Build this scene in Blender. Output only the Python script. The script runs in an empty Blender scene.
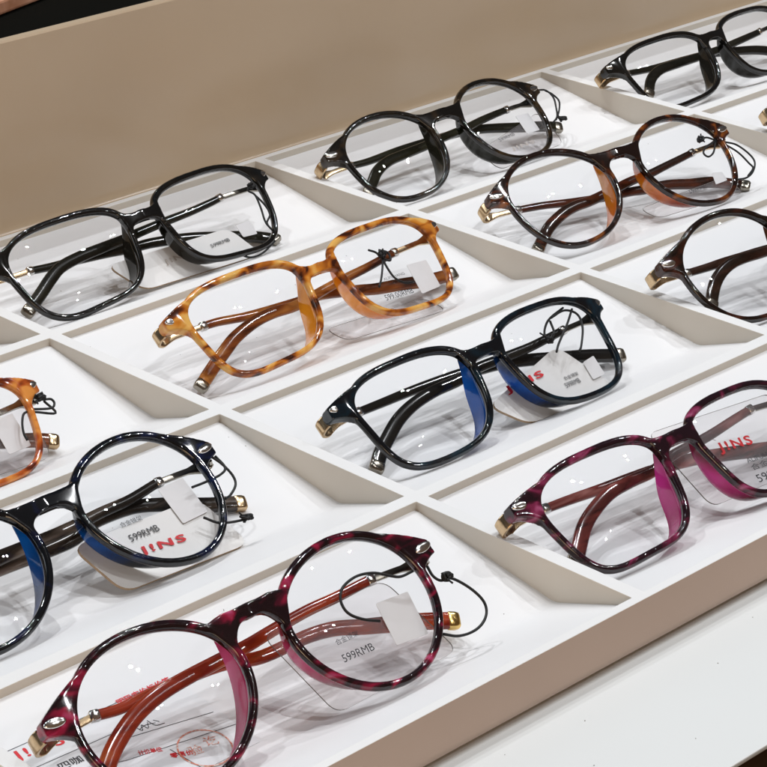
import bpy, bmesh, math, random
from mathutils import Vector, Matrix
S = 0.001                      # everything below is in millimetres
C = bpy.context.scene.collection
scene = bpy.context.scene
LCOL = (.96, .98, 1)
LAMPS = [((.45, -.25, .86), 11), ((.12, -.40, .90), 11), ((.36, -.60, .71), 4), ((.62, -.20, .75), 6), ((.10, -.62, .78), 3.5), ((.25, -.1, .96), 14), ((.05, .30, .95), 17), ((-.2, .36, .91), 13), ((.3, .42, .86), 11)]
AREAS = [((-.9, .45, .45), (.1, -.1, 0), .5, 1.8, (.84, .93, 1)), ((-.85, -.75, .14), (.0, -.3, 0), .4, 1.5, (1, .70, .42))]
WORLD = ((.36, .38, .42), (1.0, .66, .42), .095)
EXPO = 0.56
DATA = {
 'red_round': {"R":[[0.99803,0.0056,-0.06242],[-0.04691,0.72727,-0.68475],[0.04156,0.68633,0.7261]],"T":[-108.0,-329.58,9.95],"q":[33.26,25.329,21.923,2.039,2.038,0.021,0.089,1.242,-0.929,-0.414],"E":[66.83,9.41,-6.62],"TL":[[-46.52,7.81,-14.8],[-39.18,6.61,-14.8],[-31.0,6.59,-14.8],[-16.22,6.18,-14.8],[-4.86,5.22,-14.8],[6.31,2.51,-14.8],[21.35,2.18,-14.8],[30.86,0.8,-14.8],[39.44,-2.23,-14.8],[46.62,-4.65,-14.8],[57.11,-8.16,-14.8],[65.03,-11.27,-14.8],[68.11,-12.67,-14.8]],"TR":[[63.91,7.45,-10.9],[57.11,7.62,-10.9],[44.2,8.08,-10.9],[34.02,7.82,-10.9],[23.88,7.93,-10.9],[12.0,7.27,-10.9],[2.2,6.45,-10.9],[-5.69,6.13,-10.9],[-19.51,5.7,-10.9],[-28.81,4.93,-10.9],[-37.24,2.94,-10.9],[-43.38,0.29,-10.9],[-48.81,-2.91,-10.9],[-52.84,-6.1,-10.9],[-58.12,-10.43,-10.9]],"cord":[[[62.16,3.63,-4.68],[62.03,0.28,-4.51],[63.52,-1.89,-4.41],[66.64,-2.38,-4.38],[69.22,-5.2,-4.24],[71.34,-9.18,-4.04],[72.08,-12.91,-3.85],[70.71,-16.04,-3.7],[67.3,-18.25,-3.59],[62.87,-18.98,-3.55],[58.07,-18.18,-3.59],[54.12,-15.76,-3.71]],[[57.14,4.08,-4.7],[52.64,4.16,-4.71],[49.86,5.53,-4.78],[45.82,8.28,-4.91],[41.18,9.61,-4.98],[36.98,9.41,-4.97],[33.26,8.03,-4.9],[31.0,5.04,-4.75],[31.01,1.41,-4.57],[33.86,-1.82,-4.41],[38.56,-4.56,-4.27]]],"knot":[65.58,-1.82,-3.91],"card":{"kind":"clear","c":[[5.95,6.71,-8.7],[13.44,-21.55,-7.85],[58.6,-21.15,-7.87],[49.51,6.15,-8.68]],"st":[[42.71,0.95,-8.23],[54.1,0.02,-8.2],[52.59,-13.31,-7.8],[41.27,-12.27,-7.83]],"t":[["599RMB",[[23.83,-10.05,-7.9],[34.62,-10.63,-7.88]],2.3,"ink"],["合金镜架",[[24.67,-4.92,-8.05],[32.55,-5.14,-8.05]],1.8,"ink"]]}},
 'tort_rect': {"R":[[0.99966,-0.01591,0.02076],[0.02579,0.73269,-0.68007],[-0.00439,0.68037,0.73285]],"T":[82.65,-150.2,9.67],"q":[34.478,25.659,18.226,3.182,3.543,0.14,0.034,-0.17,0.093,-1.03],"E":[69.0,11.75,-8.17],"TL":[[-52.3,8.86,-14.8],[-40.33,8.26,-14.8],[-28.78,6.55,-14.8],[-19.21,5.67,-14.8],[-4.13,4.68,-14.8],[9.4,3.92,-14.8],[24.65,0.67,-14.8],[32.8,-1.37,-14.8],[45.32,-3.35,-14.8],[56.65,-5.47,-14.8],[67.4,-6.63,-14.8],[71.42,-6.76,-14.8]],"TR":[[67.0,9.77,-10.9],[54.87,8.9,-10.9],[45.76,8.12,-10.9],[31.92,6.53,-10.9],[20.22,5.58,-10.9],[6.17,4.04,-10.9],[-8.29,2.37,-10.9],[-19.67,2.86,-10.9],[-29.2,2.13,-10.9],[-39.9,-0.51,-10.9],[-47.11,-3.61,-10.9],[-56.45,-8.16,-10.9],[-66.08,-13.27,-10.9]],"cord":[[[31.15,10.81,-5.04],[33.67,8.76,-4.94],[34.37,6.08,-4.8],[37.45,3.84,-4.69],[38.67,7.12,-4.86],[35.58,9.36,-4.97]],[[35.46,6.57,-4.83],[32.61,2.99,-4.65],[28.22,-1.67,-4.42],[24.92,-4.43,-4.28]],[[34.86,5.82,-4.79],[34.05,2.52,-4.63],[34.06,-3.03,-4.35],[36.92,-6.42,-4.18],[41.06,-7.44,-4.13]]],"knot":[35.02,6.86,-4.34],"card":{"kind":"clear","c":[[-5.33,-10.88,-8.17],[0.44,-18.04,-7.96],[51.05,-21.29,-7.86],[45.09,-13.69,-8.09]],"st":[[46.13,0.92,-8.23],[56.19,0.08,-8.2],[54.69,-11.72,-7.85],[44.47,-11.94,-7.84]],"t":[["599.00RMB",[[27.57,-9.36,-7.92],[41.54,-10.36,-7.89]],2.3,"ink"],["ALIFUHANG",[[32.19,-1.67,-8.15],[42.9,-2.28,-8.13]],1.1,"ink"]]}},
 'blue_rect': {"R":[[0.99979,0.00765,-0.01877],[-0.01794,0.76547,-0.64323],[0.00945,0.64343,0.76545]],"T":[73.75,-240.79,7.25],"q":[32.709,24.648,18.654,2.396,4.063,0.129,0.01,2.583,1.247,-0.404],"E":[65.14,11.63,-7.98],"TL":[[-47.53,10.33,-14.8],[-35.81,10.25,-14.8],[-23.84,10.24,-14.8],[-13.01,9.93,-14.8],[-1.09,9.31,-14.8],[6.37,8.32,-14.8],[17.41,7.14,-14.8],[29.28,4.62,-14.8],[42.14,0.91,-14.8],[55.29,-2.89,-14.8],[66.01,-6.49,-14.8],[68.31,-7.3,-14.8]],"TR":[[62.4,8.83,-10.9],[52.43,8.75,-10.9],[41.23,8.06,-10.9],[30.13,7.41,-10.9],[18.51,7.45,-10.9],[3.27,7.58,-10.9],[-6.0,6.13,-10.9],[-17.26,5.89,-10.9],[-28.08,4.44,-10.9],[-37.41,1.52,-10.9],[-45.5,-2.86,-10.9],[-51.77,-6.74,-10.9],[-57.09,-11.31,-10.9]],"cord":[[[48.33,14.39,-5.22],[41.04,12.83,-5.14],[36.72,10.88,-5.04],[33.24,7.49,-4.87],[33.56,3.9,-4.7]],[[40.64,12.53,-5.13],[48.08,13.3,-5.17],[52.07,10.12,-5.01],[50.3,4.83,-4.74],[44.46,-1.23,-4.44],[42.21,-2.73,-4.36]],[[51.54,12.71,-5.14],[44.88,7.95,-4.9],[36.54,2.82,-4.64],[32.99,0.11,-4.51]],[[39.38,11.63,-5.08],[37.55,7.09,-4.85],[33.53,5.25,-4.76]]],"knot":[33.43,4.94,-4.25],"card":{"kind":"white","c":[[-3.39,-7.14,-8.29],[7.12,-18.74,-7.94],[50.81,-19.6,-7.91],[38.32,3.47,-8.6]],"st":[[43.78,-6.03,-8.02],[49.77,-5.29,-8.04],[49.17,-13.16,-7.81],[42.95,-13.37,-7.8]],"t":[["599RMB",[[30.57,-12.29,-7.83],[37.82,-12.35,-7.83]],1.9,"ink"],["合金镜架",[[31.91,-9.52,-7.91],[38.88,-9.68,-7.91]],1.5,"ink"],["JINS",[[6.53,-6.58,-8.0],[25.41,-5.82,-8.03]],3.4,"red"]]}},
 'black_rect': {"R":[[0.99973,-0.02311,0.00122],[0.01724,0.70827,-0.70574],[0.01544,0.70557,0.70847]],"T":[75.62,-58.14,7.98],"q":[34.854,26.693,18.794,3.02,3.3,0.145,0.06,-0.635,-1.431,-0.775],"E":[70.55,11.52,-8.41],"TL":[[-56.5,9.8,-14.8],[-48.46,8.31,-14.8],[-37.37,6.95,-14.8],[-24.97,5.82,-14.8],[-13.21,4.68,-14.8],[-1.6,3.26,-14.8],[10.49,2.19,-14.8],[27.03,-1.06,-14.8],[42.59,-5.67,-14.8],[54.08,-9.32,-14.8],[61.83,-13.67,-13.54],[62.78,-14.99,-12.64]],"TR":[[65.85,10.73,-10.9],[53.41,9.85,-10.9],[41.22,8.58,-10.9],[29.5,7.82,-10.9],[18.35,7.51,-10.9],[4.6,6.88,-10.9],[-3.88,6.28,-10.9],[-16.58,5.92,-10.9],[-27.0,5.51,-10.9],[-37.0,4.11,-10.9],[-44.08,0.88,-10.9],[-50.26,-2.68,-10.9],[-60.75,-8.39,-10.9]],"cord":[[[59.33,8.92,-4.95],[56.82,6.18,-4.81],[58.59,3.37,-4.67],[57.35,-2.7,-4.36],[55.34,-8.99,-4.05],[56.01,-13.37,-3.83]],[[58.73,2.82,-4.64],[59.92,-1.56,-4.42],[59.64,-6.44,-4.18],[55.71,-9.6,-4.02],[55.87,-13.12,-3.84]],[[35.34,-18.44,-3.58],[39.15,-20.91,-3.45],[45.52,-20.79,-3.46],[53.99,-17.92,-3.6]]],"knot":[59.02,7.4,-4.37],"card":{"kind":"white","c":[[-19.76,-2.37,-8.43],[-10.5,-16.75,-8.0],[48.33,-19.75,-7.91],[40.79,-4.59,-8.36]],"st":[[44.22,-4.78,-8.06],[51.65,-4.93,-8.05],[51.64,-11.28,-7.86],[44.53,-10.58,-7.88]],"t":[["599RMB",[[28.18,-10.24,-7.89],[37.94,-10.13,-7.9]],1.6,"ink"],["JINS",[[4.48,-10.81,-7.88],[16.45,-10.6,-7.88]],2.8,"pale"]]}},
 'olive_round': {"R":[[0.99994,-0.0025,-0.01076],[-0.00471,0.7846,-0.61998],[0.01,0.61999,0.78454]],"T":[245.49,-53.7,7.56],"q":[33.198,23.825,20.915,2.052,2.477,0.091,-0.003,0.523,1.078,-0.036],"E":[64.77,11.03,-6.74],"TL":[[-45.58,8.24,-14.8],[-35.7,7.65,-14.8],[-17.98,8.09,-14.8],[-2.87,7.77,-14.8],[11.19,7.28,-14.8],[21.9,6.56,-14.8],[31.84,4.95,-14.8],[41.2,2.66,-14.8],[50.46,0.11,-14.8],[62.04,-2.84,-14.8],[68.23,-4.74,-14.8],[72.23,-6.85,-14.8]],"TR":[[63.65,9.68,-10.9],[52.16,8.42,-10.9],[40.51,7.97,-10.9],[29.98,7.23,-10.9],[19.12,6.01,-10.9],[3.85,5.13,-10.9],[-8.13,4.12,-10.9],[-20.3,3.56,-10.9],[-30.18,2.85,-10.9],[-38.59,0.11,-10.9],[-44.54,-3.9,-10.9],[-51.06,-8.7,-10.9]],"cord":[[[63.59,9.99,-5.0],[68.66,8.43,-4.92],[69.78,3.85,-4.69],[67.08,-1.31,-4.43],[63.5,-6.09,-4.2],[58.98,-8.24,-4.09]],[[68.37,8.4,-4.92],[70.54,5.46,-4.77],[71.17,1.08,-4.55],[66.98,-3.66,-4.32],[61.6,-7.5,-4.13]]],"knot":[64.54,-8.24,-3.59],"card":{"kind":"clear","c":[[14.13,-7.91,-8.26],[18.09,-19.6,-7.91],[60.96,-17.59,-7.97],[60.16,1.17,-8.54]],"st":[[46.12,2.47,-8.27],[53.84,1.8,-8.25],[53.14,-7.87,-7.96],[45.1,-7.65,-7.97]],"t":[["599RMB",[[28.57,-6.94,-7.99],[38.72,-6.23,-8.01]],1.6,"ink"],["JINS",[[31.17,-13.62,-7.79],[45.91,-13.63,-7.79]],2.4,"pale"]]}},
 'brown_round': {"R":[[0.99315,0.08101,-0.08415],[-0.11582,0.77634,-0.61958],[0.01514,0.62508,0.78041]],"T":[255.54,-143.26,8.5],"q":[33.236,24.92,21.617,1.964,2.272,0.074,0.073,1.196,-0.102,0.567],"E":[65.68,9.95,-6.62],"TL":[[-47.97,6.11,-14.8],[-34.18,4.65,-14.8],[-21.03,2.43,-14.8],[-6.55,0.43,-14.8],[8.93,-0.8,-14.8],[15.67,-1.68,-14.8],[29.04,-2.86,-14.8],[40.32,-5.49,-14.8],[50.94,-7.6,-14.8],[60.42,-11.26,-14.8],[65.04,-15.64,-12.4]],"TR":[[63.23,8.75,-10.9],[50.35,6.64,-10.9],[38.28,4.97,-10.9],[28.94,3.72,-10.9],[19.75,2.46,-10.9],[10.0,1.97,-10.9],[1.0,0.74,-10.9],[-14.45,-1.23,-10.9],[-23.85,-1.63,-10.9],[-31.56,-3.16,-10.9],[-40.74,-6.78,-10.9],[-46.41,-10.32,-10.9],[-54.54,-16.0,-8.98]],"cord":[[[60.7,3.73,-4.69],[65.25,0.92,-4.55],[68.13,-4.87,-4.26],[67.99,-9.5,-4.03],[63.84,-13.49,-3.83],[58.68,-15.4,-3.73],[52.94,-14.87,-3.76]],[[60.23,2.36,-4.62],[63.46,-2.97,-4.35],[64.79,-9.12,-4.04],[64.97,-12.06,-3.9],[59.82,-14.85,-3.76]],[[49.45,8.04,-4.9],[53.2,8.37,-4.92],[55.55,6.86,-4.84],[57.86,4.54,-4.73]],[[56.18,5.02,-4.75],[51.46,0.49,-4.52],[47.56,-0.65,-4.47],[46.7,1.86,-4.59],[50.6,4.22,-4.71],[56.77,5.4,-4.77]]],"knot":[48.95,7.8,-4.39],"card":{"kind":"clear","c":[[2.2,-12.44,-8.13],[7.77,-19.09,-7.93],[57.28,-19.6,-7.91],[50.99,-10.19,-8.19]],"st":[[47.12,-6.8,-8.0],[52.44,-7.79,-7.97],[52.17,-12.21,-7.83],[45.23,-12.52,-7.82]],"t":[["599RMB",[[30.2,-12.97,-7.81],[40.2,-12.67,-7.82]],1.6,"ink"]]}},
 'magenta_rect': {"R":[[0.99964,0.02105,-0.01676],[-0.02691,0.77927,-0.62612],[-0.00012,0.62634,0.77955]],"T":[65.49,-332.49,6.2],"q":[33.254,24.82,18.307,2.889,3.787,0.168,0.026,-0.273,-0.843,-1.144],"E":[67.61,13.07,-7.26],"TL":[[-47.6,11.22,-14.8],[-37.33,10.7,-14.8],[-22.95,9.67,-14.8],[-10.31,8.93,-14.8],[-0.01,8.09,-14.8],[15.58,6.35,-14.8],[27.97,3.73,-14.8],[48,-1.2,-14.8],[60,-5,-14.8],[69,-8.6,-14.8]],"TR":[[62,12.3,-10.9],[54.61,12.94,-10.9],[39.21,11.56,-10.9],[23.91,9.92,-10.9],[6.19,8.96,-10.9],[-5.1,6.95,-10.9],[-14.79,6.97,-10.9],[-24.87,6.29,-10.9],[-34.22,3.53,-10.9],[-41.85,-0.16,-10.9],[-49.93,-6.59,-10.9],[-52.57,-8.55,-10.9]],"card":{"kind":"clear","c":[[0.91,18.32,-9.05],[5.0,-12.06,-8.14],[64.7,-14.1,-8.08],[57.72,14.22,-8.93]],"st":None,"t":[["JINS",[[21.87,1.76,-8.25],[36.54,-0.21,-8.19]],4.4,"red"],["ALIFUHANG",[[29.14,-4.37,-8.07],[45.09,-5.67,-8.03]],1.8,"ink"],["合金镜架",[[29.06,-7.27,-7.98],[44.11,-8.35,-7.95]],2.2,"ink"],["599RMB",[[28.1,-11.71,-7.85],[45.19,-12.61,-7.82]],2.8,"ink"]]}},
 'blue_round': {"R":[[0.99952,-0.02836,0.01248],[0.03017,0.79876,-0.60089],[0.00707,0.60098,0.79924]],"T":[-102.6,-233.23,8.63],"q":[33.614,25.339,22.315,2.04,2.14,0.058,0.131,1.065,-1.189,-0.388],"E":[67.34,8.99,-6.37],"TL":[[-44.45,3.16,-14.8],[-30.16,3.22,-14.8],[-15.69,2.99,-14.8],[2.17,2.18,-14.8],[12.27,2.3,-14.8],[19.67,4.44,-14.8],[26.41,5.01,-14.8],[37.32,4.21,-14.8],[46.75,1.1,-14.8],[53.46,-1.94,-14.8],[61.06,-5.21,-14.8],[66.85,-7.3,-14.8],[72.19,-9.5,-14.65]],"TR":[[63.82,7.62,-10.9],[54.19,7.25,-10.9],[45.66,6.88,-10.9],[34.16,5.56,-10.9],[23.84,5.52,-10.9],[16.87,5.22,-10.9],[6.69,4.95,-10.9],[-0.07,4.99,-10.9],[-10.51,5.24,-10.9],[-15.67,5.29,-10.9],[-25.01,5.01,-10.9],[-33.94,2.44,-10.9],[-41.93,-2.61,-10.9],[-49.17,-9.28,-10.9]],"cord":[[[64.62,6.72,-4.84],[66.57,2.3,-4.61],[67.33,-2.81,-4.36],[66.0,-6.37,-4.18],[62.01,-8.77,-4.06],[59.17,-9.32,-4.03]],[[66.53,5.23,-4.76],[66.9,0.37,-4.52],[63.75,-1.25,-4.44],[57.54,-1.5,-4.43],[51.75,-1.29,-4.44]],[[48.14,-11.88,-3.91],[52.08,-15.91,-3.7],[59.92,-18.14,-3.59],[63.45,-18.17,-3.59]]],"knot":[60.7,-18.1,-3.09],"card":{"kind":"white","c":[[5.59,-1.61,-8.45],[11.4,-21.53,-7.85],[59.88,-24.46,-7.77],[53.95,-3.72,-8.39]],"st":[[43.37,3.91,-8.32],[53.73,4.27,-8.33],[53.81,-9.44,-7.92],[43.39,-9.71,-7.91]],"t":[["599RMB",[[23.92,-8.12,-7.96],[35.08,-8.55,-7.94]],2.4,"ink"],["合金镜架",[[24.02,-2.68,-8.12],[32.16,-3.14,-8.11]],1.8,"ink"],["JINS",[[23.99,-14.0,-7.78],[40.85,-15.92,-7.72]],3.4,"red"]]}},
 'dark_round': {"R":[[0.9972,0.04885,-0.05656],[-0.07462,0.69393,-0.71616],[0.00427,0.71838,0.69564]],"T":[239.66,-242.0,9.79],"q":[33.219,24.568,21.432,1.988,2.36,0.104,-0.065,0.773,0.396,0.153],"E":[65.23,10.35,-6.72],"TL":[[-45.23,6.76,-14.8],[-35.2,6.33,-14.8],[-26.29,6.15,-14.8],[-17.56,5.66,-14.8],[-3.27,4.95,-14.8],[14.95,3.21,-14.8],[30.26,0.3,-14.8],[45.54,-3.03,-14.8],[65.55,-8.58,-14.8]],"TR":[[60,11,-10.9],[45.43,9.53,-10.9],[22.14,5.87,-10.9],[6.38,3.95,-10.9],[-8.03,3.55,-10.9],[-18.26,4.01,-10.9],[-25.77,3.73,-10.9],[-32.31,2.11,-10.9],[-37.81,-0.65,-10.9],[-42.27,-4.4,-10.9],[-46.63,-9.26,-10.9]]},
 'black_slim': {"R":[[0.99997,-0.00551,0.00444],[0.00706,0.72982,-0.6836],[0.00053,0.68362,0.72984]],"T":[422.58,-57.29,6.67],"q":[33.456,26.351,17.351,2.659,3.612,0.119,0.036,0.68,0.637,-0.293],"E":[68.58,12.62,-8.2],"TL":[[-47.71,10.38,-14.8],[-28.37,8.75,-14.8],[-8.55,7.96,-14.8],[11.26,6.66,-14.8],[29.98,3.61,-14.8],[44,0.5,-14.8],[56,-4,-14.8],[66,-8,-14.8]],"TR":[[62,9.6,-10.9],[54.04,8.8,-10.9],[44.33,7.73,-10.9],[29.13,6.76,-10.9],[13.87,5.83,-10.9],[-3.78,5.61,-10.9],[-17.33,5.74,-10.9],[-30.6,5.44,-10.9],[-39.93,2.13,-10.9],[-47.14,-4.54,-10.9]]},
 'orange_rect': {"R":[[0.99861,0.03843,-0.03611],[-0.05273,0.72654,-0.68509],[-9e-05,0.68604,0.72756]],"T":[-113.44,-151.53,6.88],"q":[34.521,25.727,18.393,3.178,3.512,0.142,-0.043,-0.054,-0.182,-0.904],"E":[68.94,11.56,-8.27],"TL":[[-52,8.5,-14.8],[-38,8.3,-14.8],[-22,8,-14.8],[-5,7.9,-14.8],[12.76,8.38,-14.8],[24.32,5.57,-14.8],[34.27,2.95,-14.8],[44.54,0.61,-14.8],[51.46,-0.96,-14.8],[62.06,-3.89,-14.8],[66.32,-5.41,-14.8],[70.16,-7.3,-14.8]],"TR":[[68.43,9.25,-10.9],[63.61,8.48,-10.9],[59.32,8.49,-10.9],[54.7,7.91,-10.9],[44.19,6.38,-10.9],[30.13,5.0,-10.9],[2,2.6,-10.9],[-18,1.8,-10.9],[-32,0.2,-10.9],[-42,-3.2,-10.9],[-52,-8,-10.9],[-60,-12.5,-10.9]],"cord":[[[65.23,7.92,-4.9],[67.22,5.09,-4.75],[70.22,4.08,-4.7],[70.47,2.15,-4.61],[68.19,1.08,-4.55],[61.66,2.94,-4.65]],[[67.47,4.28,-4.71],[69.14,-1.08,-4.45],[62.37,1.62,-4.58],[58.85,2.42,-4.62],[56.42,-0.31,-4.48],[54.82,-4.11,-4.29],[54.67,-6.93,-4.15]]],"knot":[66.48,5.54,-4.28],"card":{"kind":"clear","c":[[28.91,4.23,-8.63],[28.7,-13.68,-8.09],[62.14,-13.86,-8.08],[63.47,6.16,-8.68]],"st":[[48.0,4.53,-8.34],[56.67,4.73,-8.34],[57.07,-7.95,-7.96],[48.25,-8.41,-7.95]],"t":[]}},
 'edge_round': {"R":[[0.9972,0.04885,-0.05656],[-0.07462,0.69393,-0.71616],[0.00427,0.71838,0.69564]],"T":[421.29,-152.69,9.79],"q":[33.219,24.568,21.432,1.988,2.36,0.104,-0.065,0.773,0.396,0.153],"E":[65.23,10.35,-6.72],"TL":[[-44.25,6.87,-14.8],[-21.0,5.88,-14.8],[-1.03,5.27,-14.8],[24,2,-14.8],[40,-2,-14.8],[54,-7,-14.8],[64,-12,-14.8]],"TR":[[60,9.5,-10.9],[32.24,7.85,-10.9],[10.21,6.63,-10.9],[-9.98,7.22,-10.9],[-25.42,4.65,-10.9],[-38.06,-1.63,-10.9],[-50.03,-8.96,-10.9]]},
}
# ------------------------------------------------------------------ helpers
def mesh_obj(name, verts, faces, mat, parent=None, smooth=True, mats=None, fmat=None):
    me = bpy.data.meshes.new(name)
    me.from_pydata([(v[0]*S, v[1]*S, v[2]*S) for v in verts], [], faces)
    me.update()
    ms = mats or [mat]
    for m in ms: me.materials.append(m)
    if fmat:
        for i, k in enumerate(fmat): me.polygons[i].material_index = k
    if smooth:
        for p in me.polygons: p.use_smooth = True
    o = bpy.data.objects.new(name, me); C.objects.link(o)
    if parent: o.parent = parent
    return o
def fix_normals(o):
    bm = bmesh.new(); bm.from_mesh(o.data)
    bmesh.ops.recalc_face_normals(bm, faces=bm.faces); bm.to_mesh(o.data); bm.free()
def thing(name, label, cat, M=None, group=None):
    o = bpy.data.objects.new(name, None); C.objects.link(o)
    o.empty_display_size = .01
    if M is not None: o.matrix_world = M
    o['label'] = label; o['category'] = cat
    if group: o['group'] = group
    return o
def struct(o): o['kind'] = 'structure'; return o
def auto_smooth(o, ang=40):
    me = o.data
    bm = bmesh.new(); bm.from_mesh(me)
    for e in bm.edges:
        if len(e.link_faces) == 2 and e.calc_face_angle(0) > math.radians(ang): e.smooth = False
    bm.to_mesh(me); bm.free()
def catmull(P, n=6):
    P = [Vector(p) for p in P]; out = []
    Q = [2*P[0]-P[1]] + P + [2*P[-1]-P[-2]]
    for i in range(1, len(Q)-2):
        p0, p1, p2, p3 = Q[i-1], Q[i], Q[i+1], Q[i+2]
        for k in range(n):
            t = k/n
            out.append(.5*((2*p1)+(p2-p0)*t+(2*p0-5*p1+4*p2-p3)*t*t+(3*p1-p0-3*p2+p3)*t**3))
    out.append(P[-1]); return out
def sweep(path, prof_fn, up=Vector((0, 0, 1)), closed=False, cap=True):
    """prof_fn(i, s) -> list of (a, b): a along the side vector, b along up"""
    V, F = [], []
    n = len(path)
    for i, p in enumerate(path):
        if closed: t = path[(i+1) % n]-path[i-1]
        else: t = path[min(i+1, n-1)]-path[max(i-1, 0)]
        t.normalize(); side = t.cross(up).normalized(); u2 = side.cross(t).normalized()
        pr = prof_fn(i, i/(n-1) if n > 1 else 0)
        for a, b in pr: V.append(p+side*a+u2*b)
    m = len(pr)
    for i in range(n if closed else n-1):
        j = (i+1) % n
        for k in range(m):
            k2 = (k+1) % m
            F.append((i*m+k, i*m+k2, j*m+k2, j*m+k))
    if not closed and cap:
        F.append(tuple(range(m-1, -1, -1))); F.append(tuple((n-1)*m+k for k in range(m)))
    return V, F
def superell(w, h, e=3.0, n=14):
    r = []
    for k in range(n):
        a = 2*math.pi*k/n; c, s = math.cos(a), math.sin(a)
        r.append((math.copysign(abs(c)**(2/e), c)*w/2, math.copysign(abs(s)**(2/e), s)*h/2))
    return r
def merge(parts):
    V, F = [], []
    for v, f in parts:
        o = len(V); V += list(v); F += [tuple(i+o for i in q) for q in f]
    return V, F
def box(x0, x1, y0, y1, z0, z1):
    V = [Vector(p) for p in ((x0,y0,z0),(x1,y0,z0),(x1,y1,z0),(x0,y1,z0),(x0,y0,z1),(x1,y0,z1),(x1,y1,z1),(x0,y1,z1))]
    return V, [(0,3,2,1),(4,5,6,7),(0,1,5,4),(1,2,6,5),(2,3,7,6),(3,0,4,7)]
# ------------------------------------------------------------------ materials
def newmat(name):
    m = bpy.data.materials.new(name); m.use_nodes = True
    nt = m.node_tree; b = nt.nodes['Principled BSDF']; return m, nt, b
def setp(b, **k):
    for a, v in k.items():
        s = b.inputs[a.replace('_', ' ')]
        s.default_value = (*v, 1) if isinstance(v, (tuple, list)) and len(v) == 3 else v
def mottled(name, stops, scale=120, stretch=(1, 1, 1), rough=.08, trans=0.0, detail=2.0, distort=.8, coat=.0, metal=0, spec=.5):
    """procedural acetate: noise through a colour ramp"""
    m, nt, b = newmat(name)
    tc = nt.nodes.new('ShaderNodeTexCoord'); mp = nt.nodes.new('ShaderNodeMapping')
    mp.inputs['Scale'].default_value = stretch
    nz = nt.nodes.new('ShaderNodeTexNoise'); nz.inputs['Scale'].default_value = scale
    nz.inputs['Detail'].default_value = detail; nz.inputs['Distortion'].default_value = distort
    cr = nt.nodes.new('ShaderNodeValToRGB')
    while len(cr.color_ramp.elements) < len(stops): cr.color_ramp.elements.new(.5)
    for e, (p, c) in zip(cr.color_ramp.elements, stops): e.position = p; e.color = (*c, 1)
    L = nt.links.new
    L(tc.outputs['Object'], mp.inputs['Vector']); L(mp.outputs['Vector'], nz.inputs['Vector'])
    L(nz.outputs['Fac'], cr.inputs['Fac']); L(cr.outputs['Color'], b.inputs['Base Color'])
    setp(b, Roughness=rough, Metallic=metal)
    b.inputs['Transmission Weight'].default_value = trans
    b.inputs['Coat Weight'].default_value = coat; b.inputs['Coat Roughness'].default_value = .03
    b.inputs['Specular IOR Level'].default_value = spec
    return m
def painted(name, col, rough=.5, var=.02, scale=60, bump=.0, spec=.3):
    m, nt, b = newmat(name)
    tc = nt.nodes.new('ShaderNodeTexCoord'); nz = nt.nodes.new('ShaderNodeTexNoise')
    nz.inputs['Scale'].default_value = scale; nz.inputs['Detail'].default_value = 4
    mx = nt.nodes.new('ShaderNodeMix'); mx.data_type = 'RGBA'
    lo = tuple(max(0, c*(1-var*3)) for c in col); hi = tuple(min(1, c*(1+var)) for c in col)
    mx.inputs[6].default_value = (*lo, 1); mx.inputs[7].default_value = (*hi, 1)
    L = nt.links.new
    L(tc.outputs['Object'], nz.inputs['Vector']); L(nz.outputs['Fac'], mx.inputs[0]); L(mx.outputs[2], b.inputs['Base Color'])
    setp(b, Roughness=rough); b.inputs['Specular IOR Level'].default_value = spec
    if bump:
        n2 = nt.nodes.new('ShaderNodeTexNoise'); n2.inputs['Scale'].default_value = 2500; n2.inputs['Detail'].default_value = 3
        bp = nt.nodes.new('ShaderNodeBump'); bp.inputs['Strength'].default_value = bump; bp.inputs['Distance'].default_value = .0002
        L(tc.outputs['Object'], n2.inputs['Vector']); L(n2.outputs['Fac'], bp.inputs['Height']); L(bp.outputs['Normal'], b.inputs['Normal'])
    return m
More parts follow.
